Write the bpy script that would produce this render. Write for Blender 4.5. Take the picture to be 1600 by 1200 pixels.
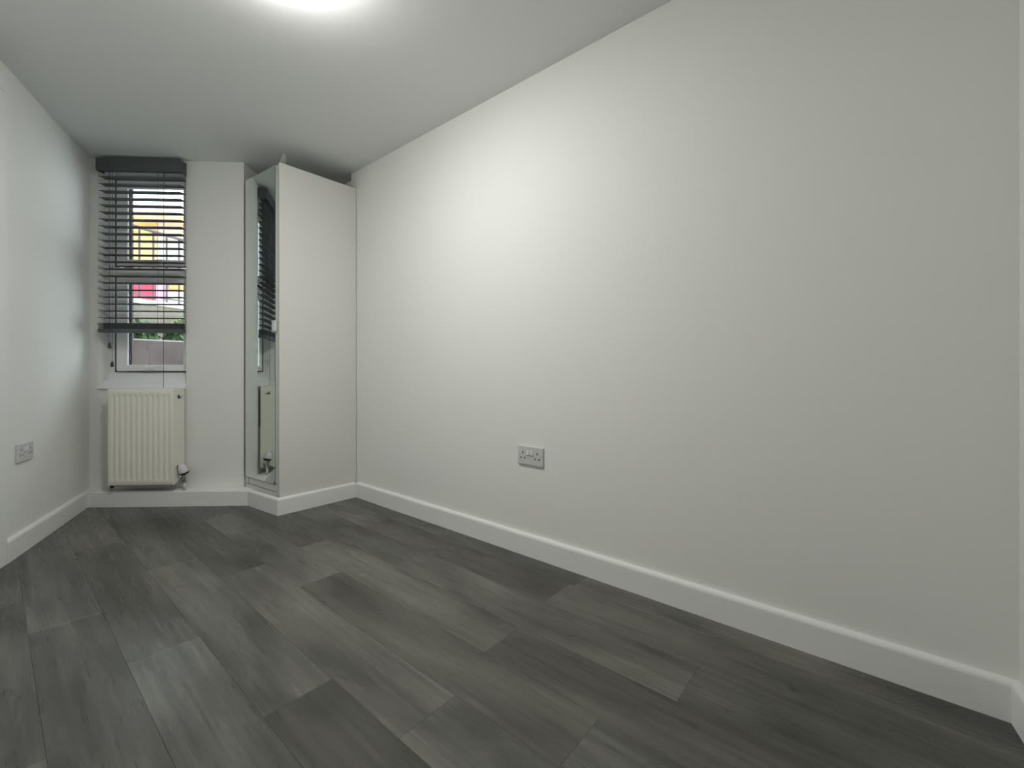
import bpy, bmesh, math, random
from mathutils import Vector, Matrix

random.seed(7)
for o in list(bpy.data.objects):
    bpy.data.objects.remove(o, do_unlink=True)
SC = bpy.context.scene
COL = SC.collection

# ------------------------------------------------------------------ camera
cam_d = bpy.data.cameras.new('camera')
cam = bpy.data.objects.new('camera', cam_d)
COL.objects.link(cam)
cam.location = (0, 0, 0.85)
cam.rotation_euler = (math.radians(90), 0, 0)
cam_d.sensor_width = 36.0
cam_d.lens = 688.0 / 1600.0 * 36.0
cam_d.shift_y = -21.0 / 1600.0
cam_d.clip_start = 0.02
SC.camera = cam

# ------------------------------------------------------------------ overcast sky, exposure
world = bpy.data.worlds.new('overcast_sky')
SC.world = world
world.use_nodes = True
bg = world.node_tree.nodes['Background']
bg.inputs[0].default_value = (0.86, 0.94, 1.0, 1)
bg.inputs[1].default_value = 6.0
SC.view_settings.view_transform = 'Standard'
SC.view_settings.look = 'None'
SC.view_settings.gamma = 1.0
SC.view_settings.use_curve_mapping = False
SC.view_settings.exposure = 0.0
BULB = 89.0           # radiance of the ceiling lamp diffuser
LAMP = (-0.72, 1.365)

# ------------------------------------------------------------------ materials
def new_mat(name):
    m = bpy.data.materials.new(name); m.use_nodes = True
    nt = m.node_tree
    return m, nt, nt.nodes['Principled BSDF']

def plain(name, col, rough=0.5, metal=0.0, spec=0.5, bump=0.0, bscale=60.0, vary=0.0):
    m, nt, b = new_mat(name)
    b.inputs['Base Color'].default_value = (*col, 1)
    b.inputs['Roughness'].default_value = rough
    b.inputs['Metallic'].default_value = metal
    b.inputs['Specular IOR Level'].default_value = spec
    if bump or vary:
        tc = nt.nodes.new('ShaderNodeTexCoord')
        nz = nt.nodes.new('ShaderNodeTexNoise'); nz.inputs['Scale'].default_value = bscale
        nz.inputs['Detail'].default_value = 4
        nt.links.new(tc.outputs['Object'], nz.inputs['Vector'])
        if bump:
            bp = nt.nodes.new('ShaderNodeBump'); bp.inputs['Strength'].default_value = bump
            bp.inputs['Distance'].default_value = 0.002
            nt.links.new(nz.outputs['Fac'], bp.inputs['Height'])
            nt.links.new(bp.outputs['Normal'], b.inputs['Normal'])
        if vary:
            n2 = nt.nodes.new('ShaderNodeTexNoise'); n2.inputs['Scale'].default_value = bscale * .12
            n2.inputs['Detail'].default_value = 5
            nt.links.new(tc.outputs['Object'], n2.inputs['Vector'])
            mp = nt.nodes.new('ShaderNodeMapRange')
            mp.inputs['From Min'].default_value = .3; mp.inputs['From Max'].default_value = .7
            mp.inputs['To Min'].default_value = 1 - vary; mp.inputs['To Max'].default_value = 1 + vary
            nt.links.new(n2.outputs['Fac'], mp.inputs['Value'])
            vm = nt.nodes.new('ShaderNodeVectorMath'); vm.operation = 'SCALE'
            vm.inputs[0].default_value = col
            nt.links.new(mp.outputs['Result'], vm.inputs['Scale'])
            nt.links.new(vm.outputs['Vector'], b.inputs['Base Color'])
    return m

M = {}
M['wall'] = plain('white_wall_paint', (.83, .835, .81), .95, spec=.1, bump=.05, bscale=220)
M['ceiling'] = plain('white_ceiling_paint', (.83, .85, .845), .8, spec=.2, bump=.05, bscale=180)
M['skirting'] = plain('white_satin_woodwork', (.83, .84, .83), .6, spec=.3, bump=.03, bscale=90)
M['laminate'] = plain('white_laminate_board', (.73, .73, .70), .38, bump=.02, bscale=300)
M['dark_gap'] = plain('dark_joint', (.03, .03, .03), .8)
M['upvc'] = plain('white_upvc', (.88, .89, .90), .28)
M['sill'] = plain('white_painted_sill', (.84, .85, .86), .35)
M['upvc_dark'] = plain('dark_window_foil', (.012, .012, .016), .9, spec=.1)
M['blind'] = plain('charcoal_blind_slat', (.085, .095, .102), .5, bump=.06, bscale=120)
M['cord'] = plain('grey_blind_cord', (.09, .095, .10), .7)
M['tassel'] = plain('dark_cord_tassel', (.05, .05, .05), .6)
M['enamel'] = plain('cream_white_radiator_enamel', (.84, .83, .755), .38)
M['chrome'] = plain('chrome_fitting', (.55, .55, .54), .22, metal=1.0)
M['black'] = plain('black_plastic', (.008, .008, .008), .45)
M['valve_white'] = plain('white_valve_plastic', (.72, .71, .72), .4)
M['socket'] = plain('white_moulded_plastic', (.62, .62, .62), .25)
M['switch'] = plain('white_rocker_plastic', (.80, .80, .79), .25)
M['plastic_strip'] = plain('milky_plastic_strip', (.70, .70, .69), .35)
M['subfloor'] = plain('grey_subfloor', (.05, .05, .05), .9)
M['render_wall'] = plain('weathered_brown_render', (.105, .080, .076), .9, bump=.5, bscale=22, vary=.4)
M['stone_wall'] = plain('buff_stone_wall', (.25, .215, .175), .9, bump=.4, bscale=18, vary=.2)
M['coping'] = plain('white_coping', (.80, .80, .80), .7)
M['pale_coping'] = plain('pale_grey_coping', (.42, .38, .37), .8)
M['soil'] = plain('dark_soil', (.05, .045, .035), .95, bump=.6, bscale=30)
M['paving'] = plain('grey_street_paving', (.35, .34, .33), .9, bump=.3, bscale=20, vary=.15)
M['iron'] = plain('painted_iron', (.10, .08, .09), .5)
M['facade'] = plain('cream_facade_render', (.86, .82, .76), .85, vary=.06, bscale=10)
M['yellow'] = plain('yellow_panel', (.86, .62, .26), .8, vary=.15, bscale=20)
M['orange'] = plain('orange_canvas', (.85, .38, .14), .8, vary=.15, bscale=20)
M['red'] = plain('red_fascia', (.66, .045, .10), .5, vary=.15, bscale=20)
M['pink'] = plain('pink_fascia', (.72, .35, .55), .6, vary=.25, bscale=20)
M['glass_dark'] = plain('dark_shop_glass', (.05, .06, .07), .1)
M['leaf'] = plain('green_leaf', (.07, .16, .05), .55, vary=.4, bscale=40)
M['leaf_pale'] = plain('pale_green_leaf', (.22, .30, .08), .55, vary=.3, bscale=40)
M['stem'] = plain('brown_stem', (.09, .06, .04), .8)
M['brick_out'] = plain('sooty_brick_reveal', (.12, .09, .08), .9, bump=.4, bscale=40)

def mirror_mat():
    m, nt, b = new_mat('mirror_glass')
    b.inputs['Base Color'].default_value = (.74, .80, .77, 1)
    b.inputs['Metallic'].default_value = 1.0
    b.inputs['Roughness'].default_value = 0.0
    return m
M['mirror'] = mirror_mat()

def pane_mat():
    m = bpy.data.materials.new('window_glass'); m.use_nodes = True
    nt = m.node_tree; nt.nodes.clear()
    out = nt.nodes.new('ShaderNodeOutputMaterial')
    tr = nt.nodes.new('ShaderNodeBsdfTransparent'); tr.inputs[0].default_value = (.93, .96, .95, 1)
    gl = nt.nodes.new('ShaderNodeBsdfGlossy'); gl.inputs['Roughness'].default_value = 0.0
    fr = nt.nodes.new('ShaderNodeFresnel'); fr.inputs['IOR'].default_value = 1.45
    mx = nt.nodes.new('ShaderNodeMixShader')
    nt.links.new(fr.outputs[0], mx.inputs[0]); nt.links.new(tr.outputs[0], mx.inputs[1])
    nt.links.new(gl.outputs[0], mx.inputs[2]); nt.links.new(mx.outputs[0], out.inputs[0])
    return m
M['pane'] = pane_mat()

def bulb_mat():
    m, nt, b = new_mat('lit_opal_diffuser')
    b.inputs['Base Color'].default_value = (1, 1, 1, 1)
    b.inputs['Emission Color'].default_value = (1.0, .99, .94, 1)
    b.inputs['Emission Strength'].default_value = BULB
    return m
M['bulb'] = bulb_mat()

def plank_mat():
    """grey oak vinyl: tone from the object's own colour, grain runs along local x"""
    m, nt, b = new_mat('grey_oak_vinyl_plank')
    N = nt.nodes.new; L = nt.links.new
    tc = N('ShaderNodeTexCoord'); oi = N('ShaderNodeObjectInfo')
    off = N('ShaderNodeVectorMath'); off.operation = 'MULTIPLY_ADD'
    rnd = N('ShaderNodeCombineXYZ')
    for i, k in enumerate((37.0, 91.0, 13.0)):
        mu = N('ShaderNodeMath'); mu.operation = 'MULTIPLY'; mu.inputs[1].default_value = k
        L(oi.outputs['Random'], mu.inputs[0]); L(mu.outputs[0], rnd.inputs[i])
    off.inputs[1].default_value = (1, 1, 1)
    L(tc.outputs['Object'], off.inputs[0]); L(rnd.outputs[0], off.inputs[2])
    def noise(scale, sx, sy, detail, dist=0.0, rough=.5):
        mp = N('ShaderNodeMapping'); mp.inputs['Scale'].default_value = (sx, sy, 1)
        L(off.outputs[0], mp.inputs['Vector'])
        n = N('ShaderNodeTexNoise'); n.inputs['Scale'].default_value = scale
        n.inputs['Detail'].default_value = detail; n.inputs['Distortion'].default_value = dist
        n.inputs['Roughness'].default_value = rough
        L(mp.outputs[0], n.inputs['Vector'])
        return n.outputs['Fac']
    def rng(v, a, bb, c, d):
        r = N('ShaderNodeMapRange'); r.inputs['From Min'].default_value = a; r.inputs['From Max'].default_value = bb
        r.inputs['To Min'].default_value = c; r.inputs['To Max'].default_value = d
        L(v, r.inputs['Value']); return r.outputs['Result']
    def mul(a, c):
        x = N('ShaderNodeMath'); x.operation = 'MULTIPLY'; L(a, x.inputs[0]); L(c, x.inputs[1]); return x.outputs[0]
    cloud = rng(noise(3.2, .55, 2.0, 3, .5), .32, .68, .58, 1.36)       # soft light and dark blotches
    streak = rng(noise(9.0, .22, 5.0, 5, .7), .35, .68, 1.13, .72)      # long cathedral streaks
    fine = rng(noise(60.0, .12, 3.5, 4), .3, .7, .90, 1.10)             # pores
    knot = rng(noise(5.5, .8, 2.4, 2, 1.6), .68, .79, 1.0, .42)         # the odd dark knot
    f = mul(mul(cloud, streak), mul(fine, knot))
    vm = N('ShaderNodeVectorMath'); vm.operation = 'SCALE'
    L(oi.outputs['Color'], vm.inputs[0]); L(f, vm.inputs['Scale'])
    L(vm.outputs['Vector'], b.inputs['Base Color'])
    L(rng(noise(30.0, .2, 3.0, 3), .3, .7, .24, .38), b.inputs['Roughness'])
    b.inputs['Specular IOR Level'].default_value = .5
    bp = N('ShaderNodeBump'); bp.inputs['Strength'].default_value = .08; bp.inputs['Distance'].default_value = .001
    L(noise(70.0, .10, 3.0, 4), bp.inputs['Height']); L(bp.outputs['Normal'], b.inputs['Normal'])
    return m
M['plank'] = plank_mat()

# ------------------------------------------------------------------ helpers
def link(name, bm, mat, parent=None, smooth=False):
    bmesh.ops.recalc_face_normals(bm, faces=bm.faces)
    me = bpy.data.meshes.new(name)
    if smooth:
        for f in bm.faces: f.smooth = True
    bm.to_mesh(me); bm.free()
    if mat: me.materials.append(mat)
    o = bpy.data.objects.new(name, me); COL.objects.link(o)
    if parent: o.parent = parent
    return o

def box(bm, x0, x1, y0, y1, z0, z1, bev=0.0, seg=2):
    r = bmesh.ops.create_cube(bm, size=1.0)
    vs = r['verts']
    for v in vs:
        v.co = Vector((x0 + (v.co.x + .5) * (x1 - x0), y0 + (v.co.y + .5) * (y1 - y0), z0 + (v.co.z + .5) * (z1 - z0)))
    if bev:
        es = {e for v in vs for e in v.link_edges}
        bmesh.ops.bevel(bm, geom=list(es), offset=bev, segments=seg, affect='EDGES', profile=.5)
    return vs

def boxobj(name, x0, x1, y0, y1, z0, z1, mat, parent=None, bev=0.0, seg=2):
    bm = bmesh.new(); box(bm, x0, x1, y0, y1, z0, z1, bev, seg)
    return link(name, bm, mat, parent)

def tube(bm, pts, r, n=10, caps=True):
    """round tube through pts; r is a number or one radius per point"""
    pts = [Vector(p) for p in pts]
    rs = r if isinstance(r, (list, tuple)) else [r] * len(pts)
    rings = []
    for i, p in enumerate(pts):
        a = pts[max(i - 1, 0)]; c = pts[min(i + 1, len(pts) - 1)]
        d = (c - a)
        if d.length < 1e-9: d = Vector((0, 0, 1))
        d.normalize()
        up = Vector((0, 0, 1)) if abs(d.z) < .9 else Vector((1, 0, 0))
        x = d.cross(up).normalized(); y = d.cross(x)
        rings.append([bm.verts.new(p + (x * math.cos(t) + y * math.sin(t)) * rs[i]) for t in [2 * math.pi * k / n for k in range(n)]])
    for a, c in zip(rings, rings[1:]):
        for k in range(n):
            bm.faces.new((a[k], a[(k + 1) % n], c[(k + 1) % n], c[k]))
    if caps:
        bm.faces.new(rings[0][::-1]); bm.faces.new(rings[-1])

def tubeobj(name, pts, r, mat, parent=None, n=10):
    bm = bmesh.new(); tube(bm, pts, r, n); return link(name, bm, mat, parent, True)

def prism(bm, poly, z0, z1):
    lo = [bm.verts.new((x, y, z0)) for x, y in poly]; hi = [bm.verts.new((x, y, z1)) for x, y in poly]
    bm.faces.new(lo[::-1]); bm.faces.new(hi)
    n = len(poly)
    for i in range(n): bm.faces.new((lo[i], lo[(i + 1) % n], hi[(i + 1) % n], hi[i]))

def empty(name, loc, rz=0.0, label=None, cat=None, group=None, kind=None):
    o = bpy.data.objects.new(name, None); COL.objects.link(o)
    o.location = loc; o.rotation_euler = (0, 0, rz); o.empty_display_size = .1
    tag(o, label, cat, group, kind); return o

def tag(o, label=None, cat=None, group=None, kind=None):
    if label: o['label'] = label
    if cat: o['category'] = cat
    if group: o['group'] = group
    if kind: o['kind'] = kind
    return o

def struct(o, label):
    o['kind'] = 'structure'; o['label'] = label; return o

CENTRE = Vector((-.6, 1.3))
def wall(name, p0, p1, z0, z1, thick, mat, label):
    p0 = Vector(p0); p1 = Vector(p1)
    d = (p1 - p0).normalized(); n = Vector((d.y, -d.x))
    if n.dot(CENTRE - p0) > 0: n = -n
    bm = bmesh.new()
    prism(bm, [p0, p1, p1 + n * thick, p0 + n * thick], z0, z1)
    return struct(link(name, bm, mat), label)

def sweep(name, path, side, mat, prof):
    """run a moulding profile [(set back from face, z)] along the face line, mitred at its corners"""
    P = [Vector(p) for p in path]; n = len(P)
    nor = []
    for i in range(n - 1):
        d = (P[i + 1] - P[i]).normalized(); nor.append(Vector((d.y, -d.x)) * side)
    bm = bmesh.new(); rings = []
    for i in range(n):
        a = nor[max(i - 1, 0)]; c = nor[min(i, n - 2)]
        m = (a + c); m = m / max(m.dot(a), 1e-6) if m.length > 1e-6 else a
        rings.append([bm.verts.new((P[i].x + m.x * q, P[i].y + m.y * q, z)) for q, z in prof])
    k = len(prof)
    for a, c in zip(rings, rings[1:]):
        for j in range(k): bm.faces.new((a[j], a[(j + 1) % k], c[(j + 1) % k], c[j]))
    bm.faces.new(rings[0][::-1]); bm.faces.new(rings[-1])
    return link(name, bm, mat)

H = 2.20                                   # ceiling height
# frames: each has local x along the wall and local y pointing out of the room
A = Vector((-1.048, 2.954)); RA = math.atan2(-.6437, .7654)
e = Vector((.7654, -.6437)); nR = Vector((-.6437, -.7654))
def R(s, t): return A + e * s + nR * t     # along the long right wall, off it into the room
PO = Vector((-2.708, 2.805)); PA = math.radians(3.0)
pu = Vector((math.cos(PA), math.sin(PA))); pn = Vector((math.sin(PA), -math.cos(PA)))
def P(u, w): return PO + pu * u + pn * w   # along the window wall
LO = Vector((-2.203, 1.872)); l_dir = Vector((-.464, .886)); LA = math.atan2(.886, -.464)
l_out = Vector((-.886, -.464))

SKIRT = [(0, 0), (0, .086), (.0012, .0915), (.0045, .0965), (.0095, .0992), (.014, .1), (.018, .1), (.018, 0)]

# ------------------------------------------------------------------ floor and its planks
poly_room = [Vector(p) for p in [(-2.76, 2.88), (-2.20 - .03, 1.85), (-.90, -.70), (.12, -.70), (1.235, 1.05), (-1.03, 2.985), (-1.30, 3.22), (-1.72, 3.22)]]
bm = bmesh.new()
FOOT = [(-3.1, 2.86), (-3.1, -.9), (1.6, -.9), (1.6, 3.75), (-1.84, 3.75), (-1.84, 2.93)]   # plan of the room, recess included
prism(bm, FOOT, -.12, -.004)
floor = struct(link('floor', bm, M['subfloor']), 'grey wood-look plank floor of the empty room')

def clip(poly, clipper):
    out = poly
    n = len(clipper)
    area = sum(clipper[i].x * clipper[(i + 1) % n].y - clipper[(i + 1) % n].x * clipper[i].y for i in range(n))
    sg = 1 if area > 0 else -1
    for i in range(n):
        a = clipper[i]; c = clipper[(i + 1) % n]
        ins = lambda p: sg * ((c.x - a.x) * (p.y - a.y) - (c.y - a.y) * (p.x - a.x)) >= -1e-9
        src = out; out = []
        for j in range(len(src)):
            p = src[j]; q = src[(j + 1) % len(src)]
            if ins(p): out.append(p)
            if ins(p) != ins(q):
                d = q - p; ed = c - a
                den = d.x * ed.y - d.y * ed.x
                tt = ((a.x - p.x) * ed.y - (a.y - p.y) * ed.x) / den
                out.append(p + d * tt)
        if len(out) < 3: return []
    return out

def hull(pts):
    pts = sorted([(p.x, p.y) for p in pts])
    def half(ps):
        h = []
        for p in ps:
            while len(h) > 1 and (h[-1][0]-h[-2][0])*(p[1]-h[-2][1])-(h[-1][1]-h[-2][1])*(p[0]-h[-2][0]) <= 0: h.pop()
            h.append(p)
        return h[:-1]
    return [Vector(p) for p in half(pts) + half(pts[::-1])]
ROOM = hull(poly_room)

ROW = .176; ROW0 = .096; LEN = 1.22
BASE = (.119, .117, .103)
# one end joint per row (distance along the long wall), and a tone for the plank before / after it: plank variation, plus light falloff painted in towards the side corners
rows = {-1: (.55, {-1: .9, 0: .8}), 0: (1.75, {-2: .9, -1: .66, 0: .84}), 1: (1.08, {-1: .74, 0: .98, 1: .76}),
        2: (1.785, {-2: .60, -1: 1.0, 0: .66}), 3: (2.173, {-2: 1.0, -1: .78, 0: .86}), 4: (.628, {-1: .54, 0: 1.12, 1: 1.0}),
        5: (1.543, {-2: .84, -1: 1.10, 0: .54}), 6: (1.03, {-1: .84, 0: 1.0, 1: .9}), 7: (.60, {-1: .9, 0: .74, 1: .8}),
        8: (1.30, {-1: .86, 0: .78}), 9: (.35, {-1: .9, 0: .8})}
rng2 = random.Random(11)
GAP = .0002
for k in range(-1, 19):
    j, tones = rows.get(k, (rng2.uniform(.2, 1.3), {}))
    t0 = ROW0 + k * ROW; t1 = t0 + ROW
    s = j - LEN * math.ceil((j + 1.2) / LEN)
    while s < 3.4:
        s1 = s + LEN
        tone = tones.get(round((s - j) / LEN), rng2.choice((.78, .86, .94, 1.0)))
        quad = [R(s + GAP, t0 + GAP), R(s1 - GAP, t0 + GAP), R(s1 - GAP, t1 - GAP), R(s + GAP, t1 - GAP)]
        pl = clip(quad, ROOM)
        if len(pl) >= 3:
            o0 = R(s, t0)
            loc = [((p - o0).dot(e), (p - o0).dot(-nR)) for p in pl]
            ar = abs(sum(loc[i][0] * loc[(i + 1) % len(loc)][1] - loc[(i + 1) % len(loc)][0] * loc[i][1] for i in range(len(loc)))) / 2
            if ar > 2e-4:
                bm = bmesh.new(); prism(bm, loc, -.004, 0)
                top = [ed for ed in bm.edges if all(abs(v.co.z) < 1e-6 for v in ed.verts)]
                bmesh.ops.bevel(bm, geom=top, offset=.0003, segments=1, affect='EDGES')
                o = link('plank', bm, M['plank'], floor)
                o.location = (o0.x, o0.y, 0); o.rotation_euler = (0, 0, RA)
                w = rng2.uniform(-.03, .03)
                o.color = (BASE[0] * tone * (1 + w), BASE[1] * tone, BASE[2] * tone * (1 - w), 1)
        s = s1

# ------------------------------------------------------------------ ceiling and walls
bm = bmesh.new(); prism(bm, FOOT, H, H + .12)
struct(link('ceiling', bm, M['ceiling']), 'flat white painted ceiling')
Lback = LO + l_dir * 1.10
Lnear = LO - l_dir * ((1.872 + .70) / .886)
D = R(2.941, 0); g = Vector((-.539, -.842))
# corner of the wall faces, 18 mm behind the skirting faces
qe = D + Vector((.842, -.539)) * .018
Dw = qe + g * (((R(0, -.018) - qe).dot(nR)) / g.dot(nR))
E0 = Dw + g * ((Dw.y + .70) / .842)
wall('wall_right', R(-.087, -.018), R(3.05, -.018), -.004, H, .12, M['wall'], 'long plain white wall on the right')
wall('wall_left', Lback, Lnear, -.004, H, .12, M['wall'], 'white wall on the left with a socket low down')
wall('wall_end', Dw - g * .05, E0 + g * .1, -.004, H, .12, M['wall'], 'white end wall at the right edge of the picture')
wall('wall_rear', (Lnear.x - .15, -.70), (E0.x + .15, -.70), -.004, H, .12, M['wall'], 'white wall behind the camera')
a0 = R(-.087, -.075); a1 = R(-.85, -.075)
wall('wall_alcove', a0, a1, -.004, H, .10, M['wall'], 'white wall stepping back behind the wardrobe')
bq = P(.97, 0)
wall('wall_recess', P(.97, -.08), P(.97, -.82), -.004, H, .10, M['wall'], 'white side of the recess behind the wardrobe')
wall('wall_closing', (bq.x - .16, 3.56), (a1.x + .15, 3.56), -.004, H, .10, M['wall'], 'white back of the recess behind the wardrobe')

# window wall with its opening
U0, U1, Z0, Z1 = .066, .610, .766, 2.125
wp = empty('wall_back', (PO.x, PO.y, 0), PA, 'white end wall with the narrow window opening', None, None, 'structure')
bm = bmesh.new()
for (x0, x1, z0, z1) in ((-.06, U0, -.004, H), (U1, .97, -.004, H), (U0, U1, -.004, .731), (U0, U1, Z1, H)):
    box(bm, x0, x1, 0, .08, z0, z1)
link('plaster', bm, M['wall'], wp)
bm = bmesh.new()
for (x0, x1, z0, z1) in ((-.45, .03, -.2, 2.7), (.66, .86, -.2, 2.7), (.03, .66, -.2, .74), (.03, .66, 2.15, 2.7)):
    box(bm, x0, x1, .085, .33, z0, z1)
link('masonry', bm, M['brick_out'], wp)
# the rest of the house front, above and beside the window: it shades the light well
bm = bmesh.new()
box(bm, -6, 4, .09, .33, 2.71, 8.5); box(bm, -6, -.46, .09, .33, -.3, 2.705)
link('house_front', bm, M['brick_out'], wp)

# skirting boards
struct(sweep('baseboard_right', [R(0, 0), D, D + g * 1.9], -1, M['skirting'], SKIRT), 'white skirting board along the long right wall, turning at its near corner')
lf = -l_out * .018
arch_s = .060                                   # where the door architrave starts on the left wall
struct(sweep('baseboard_left', [LO + lf + l_dir * arch_s, LO + lf + l_dir * .985], -1, M['skirting'], SKIRT), 'white skirting board along the left wall')
Cc = Vector((-1.663, 2.770)); B = R(0, .499)
struct(sweep('baseboard_wardrobe', [Cc + (Cc - B).normalized() * .06, B, R(0, 0)], -1, M['skirting'], SKIRT), 'white skirting board turning round the wardrobe base')
# pipe boxing below the radiator
c0 = Vector((-2.634, 2.733)); cd = (Cc - c0).normalized()
bm = bmesh.new()
q0 = c0 - cd * .05; q1 = Cc + cd * .07
prism(bm, [q0, q1, (q1.x + .0, 2.86), P(.0, 0) + Vector((-.03, 0))], 0, .097)
tops = [ed for ed in bm.edges if all(v.co.z > .09 and v.co.y < 2.80 for v in ed.verts)]
bmesh.ops.bevel(bm, geom=tops, offset=.006, segments=3, affect='EDGES')
struct(link('trim_1', bm, M['skirting']), 'white boxed-in pipe ledge below the radiator')

# door in the left wall, just out of frame, with its architrave
dr = empty('door_1', (LO.x, LO.y, 0), LA, 'white flush door in the left wall at the picture edge', None, None, 'structure')
boxobj('architrave', arch_s - .07, arch_s, -.018, 0, 0, 2.06, M['skirting'], dr, .003)
boxobj('architrave', arch_s - .97, arch_s - .90, -.018, 0, 0, 2.06, M['skirting'], dr, .003)
boxobj('architrave', arch_s - .97, arch_s, -.018, 0, 2.061, 2.13, M['skirting'], dr, .003)
lf_ = boxobj('door_leaf', arch_s - .893, arch_s - .077, -.012, -.001, .006, 2.055, M['skirting'], dr, .002)
hd = bmesh.new(); tube(hd, [(arch_s - .83, -.012, 1.0), (arch_s - .83, -.06, 1.0), (arch_s - .815, -.068, 1.0), (arch_s - .71, -.068, 1.0)], .009, 10)
link('door_handle', hd, M['chrome'], lf_, True)

# ------------------------------------------------------------------ window
win = empty('window_1', (PO.x, PO.y, 0), PA, 'narrow white upvc window with two opening sashes', None, None, 'structure')
FY0, FY1 = .080, .150
FU0, FU1 = .050, .648
def ring(bm, x0, x1, z0, z1, y0, y1, wl, wr, wb, wt, bev=.003):
    box(bm, x0, x0 + wl, y0, y1, z0, z1, bev); box(bm, x1 - wr, x1, y0, y1, z0, z1, bev)
    box(bm, x0 + wl - .001, x1 - wr + .001, y0 + .0003, y1, z0, z0 + wb, bev); box(bm, x0 + wl - .001, x1 - wr + .001, y0 + .0003, y1, z1 - wt, z1, bev)
bm = bmesh.new(); ring(bm, FU0, FU1, .755, 2.145, FY0 + .012, FY1, .062, .05, .087, .05)
box(bm, FU0 + .06, FU1 - .05, FY0 + .012, FY1, 1.468, 1.53, .003)
link('window_frame', bm, M['upvc'], win)
def sash(z0, z1, gz0, gz1):
    s = None
    bm = bmesh.new()
    x0, x1, gx0, gx1 = .114, .600, .186, .538
    box(bm, x0, gx0, FY0 - .003, FY0 + .012, z0, z1, .006); box(bm, gx1, x1, FY0 - .003, FY0 + .012, z0, z1, .006)
    box(bm, gx0 - .004, gx1 + .004, FY0 - .0025, FY0 + .012, z0, gz0, .006); box(bm, gx0 - .004, gx1 + .004, FY0 - .0025, FY0 + .012, gz1, z1, .006)
    s = link('sash', bm, M['upvc'], win)
    # dark outer face and rebate of the sash, behind the glass
    bm = bmesh.new(); ring(bm, x0, x1, z0, z1, FY0 + .0145, FY0 + .036, gx0 - x0 - .001, .060, .040, .040, .001)
    link('outer_rebate', bm, M['upvc_dark'], s)
    boxobj('pane', gx0 - .004, gx1 + .004, FY0 + .009, FY0 + .0115, gz0 - .004, gz1 + .004, M['pane'], s)
    # gap line round the sash
    bm = bmesh.new(); ring(bm, x0 - .005, x1 + .005, z0 - .005, z1 + .005, FY0 - .0022, FY0 + .0118, .0040, .0055, .0045, .0055, 0)
    link('seal', bm, M['upvc_dark'], s)
    # handle
    bm = bmesh.new(); hx = .335; hz = (z0 + gz0) / 2
    box(bm, hx - .028, hx + .028, FY0 - .014, FY0 - .003, hz - .011, hz + .011, .004)
    tube(bm, [(hx - .012, FY0 - .012, hz), (hx - .012, FY0 - .034, hz), (hx, FY0 - .040, hz + .002), (hx + .10, FY0 - .040, hz + .010)], [.008, .008, .008, .006], 10)
    link('handle', bm, M['upvc'], s)
sash(.846, 1.462, .889, 1.419)
sash(1.536, 2.100, 1.581, 2.045)
# sloping sill: a tall upper board and a shallower lower one, meeting in a small step
bm = bmesh.new()
pr = [(.0915, .838), (.0885, .841), (.022, .771), (.019, .7665), (.006, .7645), (-.010, .742), (-.012, .737), (-.010, .732), (.0915, .732)]
a = [bm.verts.new((U0 + .001, y, z)) for y, z in pr]; c = [bm.verts.new((U1 - .001, y, z)) for y, z in pr]
bm.faces.new(a); bm.faces.new(c[::-1])
for i in range(len(pr)): bm.faces.new((a[i], a[(i + 1) % len(pr)], c[(i + 1) % len(pr)], c[i]))
link('window_sill', bm, M['sill'], win)

# ------------------------------------------------------------------ venetian blind
bl = empty('venetian_blind', (PO.x, PO.y, 0), PA, 'charcoal venetian blind half lowered over the narrow window', 'blind')
bl_y0, bl_y1 = -.056, -.005
bm = bmesh.new()
box(bm, .104, .613, bl_y0 - .006, bl_y0, 2.103, 2.182, .002); box(bm, .104, .110, bl_y0 - .001, -.001, 2.103, 2.182, .001); box(bm, .607, .613, bl_y0 - .001, -.001, 2.103, 2.182, .001)
link('valance', bm, M['blind'], bl)
boxobj('head_rail', .114, .604, bl_y0 + .004, -.002, 2.115, 2.165, M['blind'], bl, .002)
def slat_mesh():
    bm = bmesh.new(); n = 6; top = []; bot = []
    for i in range(n + 1):
        f = i / n; y = bl_y0 + f * (bl_y1 - bl_y0); z = .0035 * (1 - (2 * f - 1) ** 2)
        top.append((bm.verts.new((.116, y, z + .0022)), bm.verts.new((.608, y, z + .0022))))
        bot.append((bm.verts.new((.116, y, z)), bm.verts.new((.608, y, z))))
    for i in range(n):
        bm.faces.new((top[i][0], top[i + 1][0], top[i + 1][1], top[i][1])); bm.faces.new((bot[i][0], bot[i][1], bot[i + 1][1], bot[i + 1][0]))
        bm.faces.new((top[i][0], bot[i][0], bot[i + 1][0], top[i + 1][0])); bm.faces.new((top[i][1], top[i + 1][1], bot[i + 1][1], bot[i][1]))
    bm.faces.new((top[0][0], top[0][1], bot[0][1], bot[0][0])); bm.faces.new((top[n][0], bot[n][0], bot[n][1], top[n][1]))
    return bm
s0 = link('slat', slat_mesh(), M['blind'], bl)
zs = [1.180 + .0443 * i for i in range(21)] + [1.1135 + .0052 * i for i in range(7)]
for i, z in enumerate(zs):
    o = s0 if i == 0 else s0.copy()
    if i: COL.objects.link(o); o.parent = bl
    o.location = (0, 0, z)
bm = bmesh.new(); box(bm, .113, .611, bl_y0 - .001, bl_y1 + .001, 1.089, 1.112, .004, 3)
link('bottom_rail', bm, M['blind'], bl)
for x in (.182, .475):
    for y in (bl_y0 - .0015, bl_y1 + .0015):
        tubeobj('ladder_cord', [(x, y, 1.10), (x, y, 2.12)], .0009, M['cord'], bl, 6)
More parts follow.
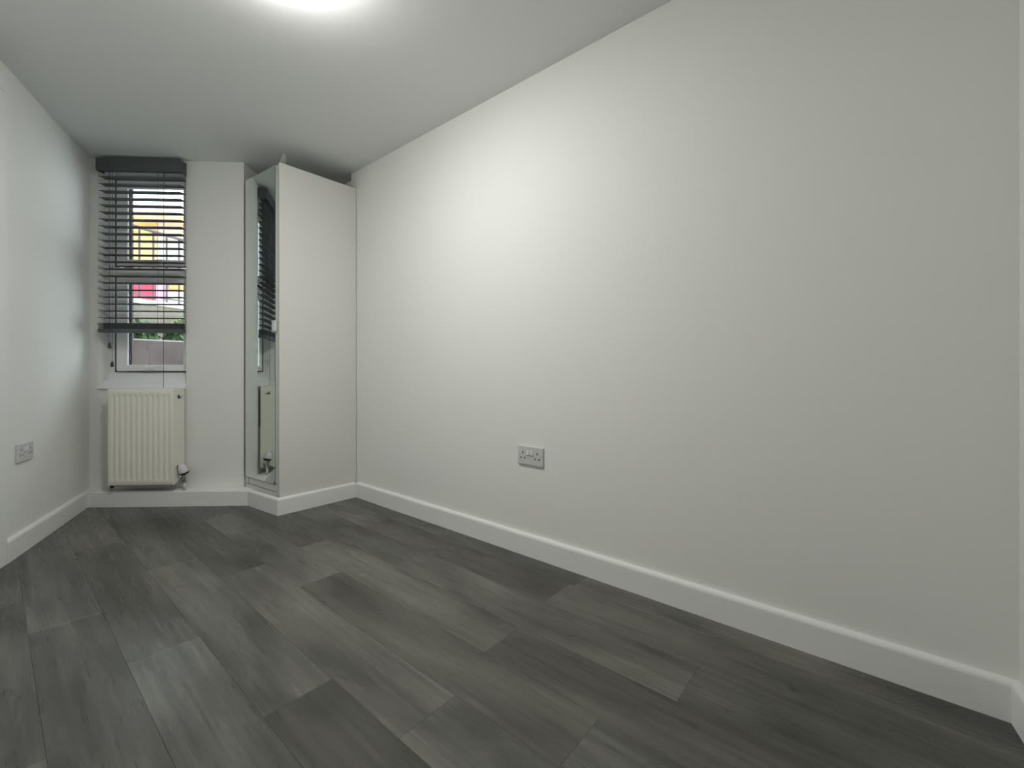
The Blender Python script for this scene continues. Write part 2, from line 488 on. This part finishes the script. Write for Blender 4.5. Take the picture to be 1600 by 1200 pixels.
for x, z, y in ((.189, 1.022, -.060), (.205, .905, -.062)):
    tubeobj('pull_cord', [(x, y, z), (x, y, 2.11)], .0011, M['cord'], bl, 6)
    tubeobj('tassel', [(x, y, z + .004), (x, y, z - .006), (x, y, z - .030), (x, y, z - .033)], [.004, .0075, .010, .006], M['tassel'], bl, 10)
tubeobj('tilt_cord', [(.512, -.060, .742), (.512, -.060, 2.11)], .0011, M['cord'], bl, 6)

# ------------------------------------------------------------------ radiator
RW, RH, RD = .388, .592, .100
RZ = .143
def PU(u, w): q = P(u, w); return q
r0 = P(.222, .018)
rad = empty('radiator', (r0.x, r0.y, 0), PA, 'cream-white panel radiator below the window', 'radiator')
def rad_panel(y, sgn, name):
    bm = bmesh.new(); nx, nz = 132, 40; V = []
    nfl = 11; m = .014; pitch = (RW - 2 * m) / nfl
    zb = [0, .001, .004, .03, .034, .038, .042, .046, .050] + [.05 + (RH - .10) * i / 10 for i in range(1, 10)] + [RH - .05, RH - .046, RH - .042, RH - .038, RH - .034, RH - .03, RH - .004, RH - .001, RH]
    for z in zb:
        row = []
        w = min(1, max(0, (z - .030) / .016)) * min(1, max(0, (RH - .030 - z) / .016))
        w = w * w * (3 - 2 * w)
        for i in range(nx + 1):
            x = RW * i / nx
            ph = ((x - m) / pitch) % 1.0
            d = 0
            if m < x < RW - m:
                c = .5 - .5 * math.cos(2 * math.pi * ph)
                d = -.0065 * w * (c ** 2.2)
            edge = min(x, RW - x, z, RH - z)
            rnd = .004 * max(0, 1 - edge / .004) ** 2
            row.append(bm.verts.new((x, y + sgn * (d * -1 + rnd) * -1 if sgn < 0 else y - (d * -1 + rnd), RZ + z)))
        V.append(row)
    # sgn<0: front panel facing the room (dips go away from the room)
    for a, c in zip(V, V[1:]):
        for i in range(nx): bm.faces.new((a[i], a[i + 1], c[i + 1], c[i]))
    # rim turned back
    per = V[0] + [r[-1] for r in V[1:]] + V[-1][::-1][1:] + [r[0] for r in V[::-1][1:-1]]
    back = [bm.verts.new((v.co.x, y + (.016 if sgn < 0 else -.016), v.co.z)) for v in per]
    k = len(per)
    for i in range(k): bm.faces.new((per[i], per[(i + 1) % k], back[(i + 1) % k], back[i]))
    bm.faces.new(back)
    o = link(name, bm, M['enamel'], rad, True)
    return o
# local y: 0 is the back of the radiator, negative towards the room
def sharp(o, ang=40):
    for p in o.data.polygons: p.use_smooth = True
    o.data.set_sharp_from_angle(angle=math.radians(ang))
fp = rad_panel(-RD, -1, 'front_panel'); sharp(fp, 50)
bp_ = rad_panel(0.0, 1, 'back_panel'); sharp(bp_, 50)
# convector fins between the panels
bm = bmesh.new()
for i in range(20):
    x = .02 + (RW - .04) * i / 19
    box(bm, x - .0006, x + .0006, -RD + .017, -.017, RZ + .03, RZ + RH - .03)
link('convector_fins', bm, M['enamel'], rad)
for x0, x1 in ((-.001, .002), (RW - .002, RW + .001)):
    bm = bmesh.new()
    pr = [(-RD + .003, RZ + .012), (-RD + .014, RZ + .002), (-.014, RZ + .035), (-.002, RZ + .050), (-.002, RZ + RH), (-RD + .003, RZ + RH)]
    a = [bm.verts.new((x0, y, z)) for y, z in pr]; c = [bm.verts.new((x1, y, z)) for y, z in pr]
    bm.faces.new(a); bm.faces.new(c[::-1])
    for i in range(6): bm.faces.new((a[i], a[(i + 1) % 6], c[(i + 1) % 6], c[i]))
    link('side_panel', bm, M['enamel'], rad)
bm = bmesh.new()
box(bm, .001, RW - .001, -RD + .002, -RD + .018, RZ + RH - .002, RZ + RH + .003, .001)
box(bm, .001, RW - .001, -.018, -.002, RZ + RH - .002, RZ + RH + .003, .001)
for i in range(24):
    x = .008 + (RW - .016) * i / 23
    box(bm, x - .004, x + .004, -RD + .017, -.017, RZ + RH, RZ + RH + .0025)
link('top_grille', bm, M['enamel'], rad)
# bleed valve, top right
bm = bmesh.new(); tube(bm, [(RW - .002, -.052, RZ + RH - .048), (RW + .006, -.052, RZ + RH - .048)], .011, 12)
bv = link('bleed_plug', bm, M['black'], rad, True)
bm = bmesh.new(); tube(bm, [(RW + .006, -.052, RZ + RH - .048), (RW + .013, -.050, RZ + RH - .042), (RW + .020, -.048, RZ + RH - .040)], [.006, .007, .0075], 10)
link('bleed_cap', bm, M['valve_white'], bv, True)
# thermostatic valve, bottom right
vx, vy, vz = RW + .036, -.052, RZ + .040
bm = bmesh.new()
tube(bm, [(RW - .001, vy, vz), (RW + .012, vy, vz)], .011, 8); tube(bm, [(RW + .012, vy, vz), (RW + .026, vy, vz)], .014, 6)
tube(bm, [(vx, vy, vz - .024), (vx, vy, vz - .012), (vx, vy, vz + .016), (vx, vy, vz + .024)], [.009, .012, .012, .010], 12)
tube(bm, [(vx, vy, vz - .036), (vx, vy, vz - .022)], .0125, 6)
val = link('valve_body', bm, M['chrome'], rad)
tilt = Vector((-.28, -.20, 1)).normalized(); b0 = Vector((vx, vy, vz + .020))
bm = bmesh.new(); tube(bm, [b0 - tilt * .006, b0 + tilt * .007], [.020, .0280], 20)
link('valve_collar', bm, M['black'], val, True)
bm = bmesh.new(); tube(bm, [b0 + tilt * .007, b0 + tilt * .012, b0 + tilt * .030, b0 + tilt * .050, b0 + tilt * .058, b0 + tilt * .060], [.0255, .0265, .025, .021, .017, .010], 20)
link('valve_head', bm, M['valve_white'], val, True)
bm = bmesh.new(); q = b0 + tilt * .047 + Vector((-.012, -.014, 0)); box(bm, q.x - .003, q.x + .003, q.y - .003, q.y + .003, q.z - .012, q.z + .012, .001)
link('valve_marker', bm, M['black'], val)
tubeobj('pipe_tail', [(vx, vy, .099), (vx, vy, vz - .030)], .0075, M['valve_white'], rad, 12)
# lockshield valve, bottom left
lx = -.022
bm = bmesh.new(); tube(bm, [(.001, vy, vz), (-.010, vy, vz), (-.020, vy, vz)], [.012, .013, .010], 8)
tube(bm, [(lx, vy, vz - .030), (lx, vy, vz - .015), (lx, vy, vz + .014)], [.011, .012, .011], 10)
lk = link('lockshield_valve', bm, M['chrome'], rad)
bm = bmesh.new(); tube(bm, [(lx, vy, vz + .013), (lx, vy, vz + .036), (lx, vy, vz + .040)], [.012, .010, .006], 14)
link('lockshield_cap', bm, M['valve_white'], lk, True)
tubeobj('pipe_tail', [(lx, vy, .099), (lx, vy, vz - .026)], .0075, M['valve_white'], rad, 12)
for x in (.03, RW - .07):
    bm = bmesh.new(); box(bm, x, x + .03, -.002, .0165, RZ - .006, RZ + .30, .001); box(bm, x, x + .03, -.09, .0, RZ - .010, RZ - .006, .0005)
    link('wall_bracket', bm, M['enamel'], rad)
boxobj('bracket_clip', .012, .026, -.098, -.080, RZ - .016, RZ + .002, M['black'], rad, .002)

# ------------------------------------------------------------------ wardrobe
WT = 2.080
wb = R(-.020, .480)                         # front right corner of the wardrobe
FR = math.radians(5.2)
fd = (-e) * math.cos(FR) + nR * math.sin(FR)   # along the front, away from the near corner
fx = -fd
WA = math.atan2(fx.y, fx.x)
WW = .425                                   # visible width of the front
wo = wb + fd * WW
wd = empty('wardrobe', (wo.x, wo.y, 0), WA, 'tall white wardrobe with a mirrored door', 'wardrobe')
Winv = Matrix.Rotation(-WA, 2)
def wl(p): q = Winv @ (Vector(p) - wo); return (q.x, q.y)
# side panel facing the room: a thin board from the near corner back to the long wall
sp0 = R(-.020, .480); sp1 = R(-.020, -.0145); sp2 = R(-.027, -.0145); sp3 = R(-.027, .480)
bm = bmesh.new(); prism(bm, [wl(sp0), wl(sp1), wl(sp2), wl(sp3)], .0, WT)
vedge = [ed for ed in bm.edges if (ed.verts[0].co.xy - ed.verts[1].co.xy).length < 1e-6]
bmesh.ops.bevel(bm, geom=vedge, offset=.001, segments=1, affect='EDGES')
link('side_panel', bm, M['laminate'], wd)
# dark joint and carcass end board behind it
bm = bmesh.new(); prism(bm, [wl(R(-.0272, .474)), wl(R(-.0272, -.012)), wl(R(-.0295, -.012)), wl(R(-.0295, .474))], .0, WT - .003)
link('joint', bm, M['dark_gap'], wd)
bm = bmesh.new(); prism(bm, [wl(R(-.0297, .4785)), wl(R(-.0297, -.012)), wl(R(-.047, -.012)), wl(R(-.047, .4785))], .0, WT - .002)
link('carcass_end', bm, M['laminate'], wd)
back = R(-.47, -.012)
bm = bmesh.new(); prism(bm, [(.0, .024), (WW - .048, .024), wl(R(-.0475, -.012)), wl(R(-.40, -.012)), (.0, .30)], WT - .022, WT - .004)
link('top_board', bm, M['laminate'], wd)
bm = bmesh.new(); prism(bm, [(.0, .024), (.016, .024), (.016, .30), (.0, .30)], .0, WT - .0225)
link('carcass_end', bm, M['laminate'], wd)
bm = bmesh.new(); prism(bm, [wl(R(-.0475, -.012)), wl(R(-.0475, -.006)), wl(R(-.40, -.006)), (.0, .302), (.0, .3005), wl(R(-.40, -.012))], .0, WT - .0225)
link('back_board', bm, M['laminate'], wd)
# kick board with a narrow frame line
kb = boxobj('kick_board', .0, WW - .0475, .004, .020, .0, .1665, M['laminate'], wd, .001)
bm = bmesh.new(); box(bm, .0, WW - .048, .0028, .0042, .124, .1265); box(bm, .038, .0405, .0028, .0042, .1265, .1665)
link('kick_joint', bm, M['dark_gap'], kb)
# mirrored door
door = boxobj('door', .0, WW - .0485, .003, .021, .170, WT - .004, M['laminate'], wd, .001)
boxobj('mirror', .0015, WW - .049, -.001, .0028, .171, WT - .005, M['mirror'], door)
boxobj('edge_strip', -.0025, .0012, -.0014, .021, .170, WT - .004, M['dark_gap'], door)
boxobj('handle', WW - .066, WW - .030, -.014, -.0012, 1.083, 1.147, M['laminate'], door, .003)
# filler between wardrobe and window wall
bm = bmesh.new(); box(bm, -.030, -.003, .012, .030, .097, .170, .001)
link('filler', bm, M['laminate'], wd)

# strip of packing plastic left on the wardrobe top
sp = R(-.052, .452)
bm = bmesh.new()
pts = [(-.03, 0, .001), (-.012, 0, .003), (.000, .004, .018), (.006, .006, .042), (.014, .008, .066), (.019, .006, .074)]
wid = [.034, .040, .038, .034, .026, .012]
ra = []
for (x, y, z), w in zip(pts, wid):
    ra.append([bm.verts.new((x + dx, y + sy * w / 2 + fold, z + dz)) for sy, dx, fold, dz in ((-1, 0, 0, 0), (-.3, .006, 0, .002), (.3, -.003, 0, 0), (1, .004, 0, .003))])
for a, c in zip(ra, ra[1:]):
    for i in range(3): bm.faces.new((a[i], a[i + 1], c[i + 1], c[i]))
bmesh.ops.solidify(bm, geom=bm.faces[:], thickness=.0015)
st = link('plastic_strip', bm, M['plastic_strip'], None, True)
st.location = (sp.x, sp.y, WT - .002); st.rotation_euler = (0, 0, math.radians(-42))
tag(st, 'crumpled milky plastic strip sticking up from the wardrobe top', 'plastic strip')

# ------------------------------------------------------------------ sockets
def socket(loc, rz, label):
    s = empty('double_socket', loc, rz, label, 'socket', 'double wall sockets')
    boxobj('plate', -.073, .073, -.0095, 0, -.043, .043, M['socket'], s, .0032, 3)
    for sx in (-1, 1):
        x = sx * .0415
        sw = boxobj('rocker_switch', sx * .0105 - .0075, sx * .0105 + .0075, -.0128, -.0094, .002, .024, M['switch'], s, .0015)
        boxobj('rocker_shadow_gap', sx * .0105 - .0085, sx * .0105 + .0085, -.0099, -.0093, .0, .0025, M['black'], sw)
        boxobj('earth_hole', x - .0026, x + .0026, -.0098, -.0090, .008, .0185, M['black'], s)
        for q in (-1, 1):
            boxobj('pin_hole', x + q * .0110 - .0040, x + q * .0110 + .0040, -.0098, -.0090, -.0145, -.0088, M['black'], s)
        bm = bmesh.new(); tube(bm, [(sx * .0605, -.0098, 0), (sx * .0605, -.0090, 0)], .0028, 10)
        link('screw', bm, M['chrome'], s)
    return s
q = R(1.469, -.018)
socket((q.x, q.y, .459), RA, 'white double plug socket on the long right wall')
q = LO + l_dir * .242
socket((q.x, q.y, .466), LA, 'white double plug socket on the left wall')

# ------------------------------------------------------------------ ceiling lamp (just above the frame)
lamp = empty('ceiling_lamp', (LAMP[0], LAMP[1], H), 0, 'round white flush ceiling light, switched on', 'lamp')
bm = bmesh.new(); tube(bm, [(0, 0, 0), (0, 0, -.020), (0, 0, -.026)], [.150, .150, .146], 40)
link('lamp_body', bm, M['switch'], lamp)
bm = bmesh.new(); tube(bm, [(0, 0, -.0262), (0, 0, -.046), (0, 0, -.060), (0, 0, -.068), (0, 0, -.070)], [.142, .139, .120, .08, .03], 40)
link('diffuser', bm, M['bulb'], lamp, True)

# ------------------------------------------------------------------ outside the window: light well, bed, railings, street
def slab(name, p0, p1, z0, z1, thick, mat, label):
    p0 = Vector(p0); p1 = Vector(p1); d = (p1 - p0).normalized(); n = Vector((-d.y, d.x))
    if n.x > 0: n = -n
    bm = bmesh.new(); prism(bm, [p0, p1, p1 + n * thick, p0 + n * thick], z0, z1)
    return struct(link(name, bm, mat), label)
w0 = Vector((-3.62, 4.20)); wdv = Vector((.22, .37)).normalized()
pa = w0 - wdv * 1.2; pb = w0 + wdv * 2.6
slab('wall_lightwell', pa, pb, -.3, 1.144, .22, M['render_wall'], 'weathered brown rendered wall outside the window')
slab('trim_2', pa, pb, 1.144, 1.156, .23, M['pale_coping'], 'pale coping on the low wall outside the window')
r_0 = Vector((-4.51, 5.20)); rdv = Vector((.17, .65)).normalized()
ra0 = r_0 - rdv * 1.6; rb0 = r_0 + rdv * 3.2
slab('wall_street', ra0, rb0, .9, 1.66, .25, M['stone_wall'], 'buff stone retaining wall below the street railings')
slab('trim_3', ra0 + Vector((.02, 0)), rb0 + Vector((.02, 0)), 1.66, 1.715, .34, M['coping'], 'white coping under the railings')
bm = bmesh.new(); n_ = Vector((-wdv.y, wdv.x))
prism(bm, [pa + n_ * .22, pb + n_ * .22, rb0, ra0], .9, 1.12)
struct(link('ground_bed', bm, M['soil']), 'soil planting bed between the two outside walls')
bm = bmesh.new(); prism(bm, [(-3.4, 2.95), (-1.0, 2.95), (-1.0, 8), pb, pa], -.3, -.1)
struct(link('ground_lightwell', bm, M['paving']), 'paved bottom of the light well')
bm = bmesh.new(); prism(bm, [ra0 + Vector((-.2, 0)), rb0 + Vector((-.2, 0)), (rb0.x - .2, 14), (-14, 14), (-14, ra0.y)], 1.3, 1.64)
struct(link('ground_street', bm, M['paving']), 'grey street beyond the railings')

rl = empty('street_railing', (r_0.x - .12, r_0.y, 1.715), math.atan2(rdv.y, rdv.x), 'dark iron street railing with upright bars', 'railing')
bar = None
for i in range(-9, 19):
    if bar is None:
        bm = bmesh.new(); box(bm, -.009, .009, -.009, .009, 0, .90, .002); bar = o = link('bar', bm, M['iron'], rl)
    else:
        o = bar.copy(); COL.objects.link(o); o.parent = rl
    o.location = (.05 + .165 * i, 0, 0)
boxobj('top_rail', -1.5, 3.1, -.022, .022, .88, .905, M['iron'], rl, .003)
boxobj('lower_rail', -1.5, 3.1, -.015, .015, .06, .078, M['iron'], rl, .002)

def shrub(loc, r, h, n, mat, label, seed):
    rg = random.Random(seed)
    t = empty('shrub', loc, 0, label, 'shrub', 'shrubs in the bed outside')
    bm = bmesh.new()
    for i in range(n):
        a = rg.uniform(0, 6.283); rr = r * math.sqrt(rg.random()); z = h * (rg.random() ** .7) * (1 - .45 * (rr / r) ** 2)
        c = Vector((rr * math.cos(a), rr * math.sin(a), z)); L_ = rg.uniform(.03, .055); W_ = L_ * .38
        dv = Vector((rg.uniform(-1, 1), rg.uniform(-1, 1), rg.uniform(-.4, .9))).normalized()
        sd = dv.cross(Vector((rg.uniform(-1, 1), rg.uniform(-1, 1), rg.uniform(-1, 1)))).normalized()
        up = dv.cross(sd) * W_ * .3
        v = [bm.verts.new(c), bm.verts.new(c + dv * L_ * .5 + sd * W_ + up), bm.verts.new(c + dv * L_), bm.verts.new(c + dv * L_ * .5 - sd * W_ + up)]
        bm.faces.new((v[0], v[1], v[2])); bm.faces.new((v[0], v[2], v[3]))
    me = bpy.data.meshes.new('foliage'); bm.to_mesh(me); bm.free(); me.materials.append(mat)
    o = bpy.data.objects.new('foliage', me); COL.objects.link(o); o.parent = t
    bm = bmesh.new()
    for i in range(5):
        a = i * 1.257; tube(bm, [(0, 0, -.02), (.3 * r * math.cos(a), .3 * r * math.sin(a), h * .4), (.6 * r * math.cos(a), .6 * r * math.sin(a), h * .75)], [.008, .006, .003], 6)
    link('stem', bm, M['stem'], t)
nw = Vector((-wdv.y, wdv.x))
def bed(px, k):                            # a spot in the bed behind the coping
    return w0 + wdv * px + nw * k
for i, (d, k, r, h, n, mt, lab) in enumerate([
        (-.17, .42, .155, .34, 700, 'leaf', 'dark green shrub at the left end of the bed outside'),
        (.20, .44, .155, .25, 700, 'leaf', 'low dark green shrub in the middle of the bed outside'),
        (.58, .42, .155, .22, 700, 'leaf', 'dark green shrub at the right end of the bed outside'),
        (.05, .80, .16, .46, 420, 'leaf_pale', 'pale green shrub against the stone wall, left'),
        (.75, .80, .15, .36, 380, 'leaf_pale', 'pale green shrub against the stone wall, right')]):
    q = bed(d, k); shrub((q.x, q.y, 1.12), r, h, n, M[mt], lab, 100 + i)

# building across the street
fb = empty('shop_building', (-10.6, 10.2, 1.64), math.radians(20), 'cream building across the street with red and yellow panels', 'building')
boxobj('wall', -1.5, 6.5, .0, 1.0, 0, 3.35, M['facade'], fb)
boxobj('yellow_panel', .45, 1.95, -.06, 0, 1.75, 3.05, M['yellow'], fb, .01)
boxobj('red_fascia', .0, 1.95, -.10, 0, .95, 1.55, M['red'], fb, .01)
boxobj('pink_fascia', 1.96, 2.18, -.09, 0, .86, 1.50, M['pink'], fb, .01)
boxobj('orange_sign', 2.22, 3.2, -.08, 0, 1.22, 1.62, M['orange'], fb, .01)
bm = bmesh.new()
pr = [(0, 0), (-.7, -.30), (-.7, -.36), (0, -.06)]
a = [bm.verts.new((1.4, y, 3.05 + z)) for y, z in pr]; c = [bm.verts.new((5.2, y, 3.05 + z)) for y, z in pr]
bm.faces.new(a); bm.faces.new(c[::-1])
for i in range(4): bm.faces.new((a[i], a[(i + 1) % 4], c[(i + 1) % 4], c[i]))
link('awning', bm, M['orange'], fb)
for x in (2.5, 3.6, 4.7):
    wf = boxobj('window_frame', x, x + .8, -.03, 0, 1.85, 2.75, M['coping'], fb, .005)
    boxobj('window_pane', x + .06, x + .74, -.034, -.028, 1.91, 2.69, M['facade'], wf)
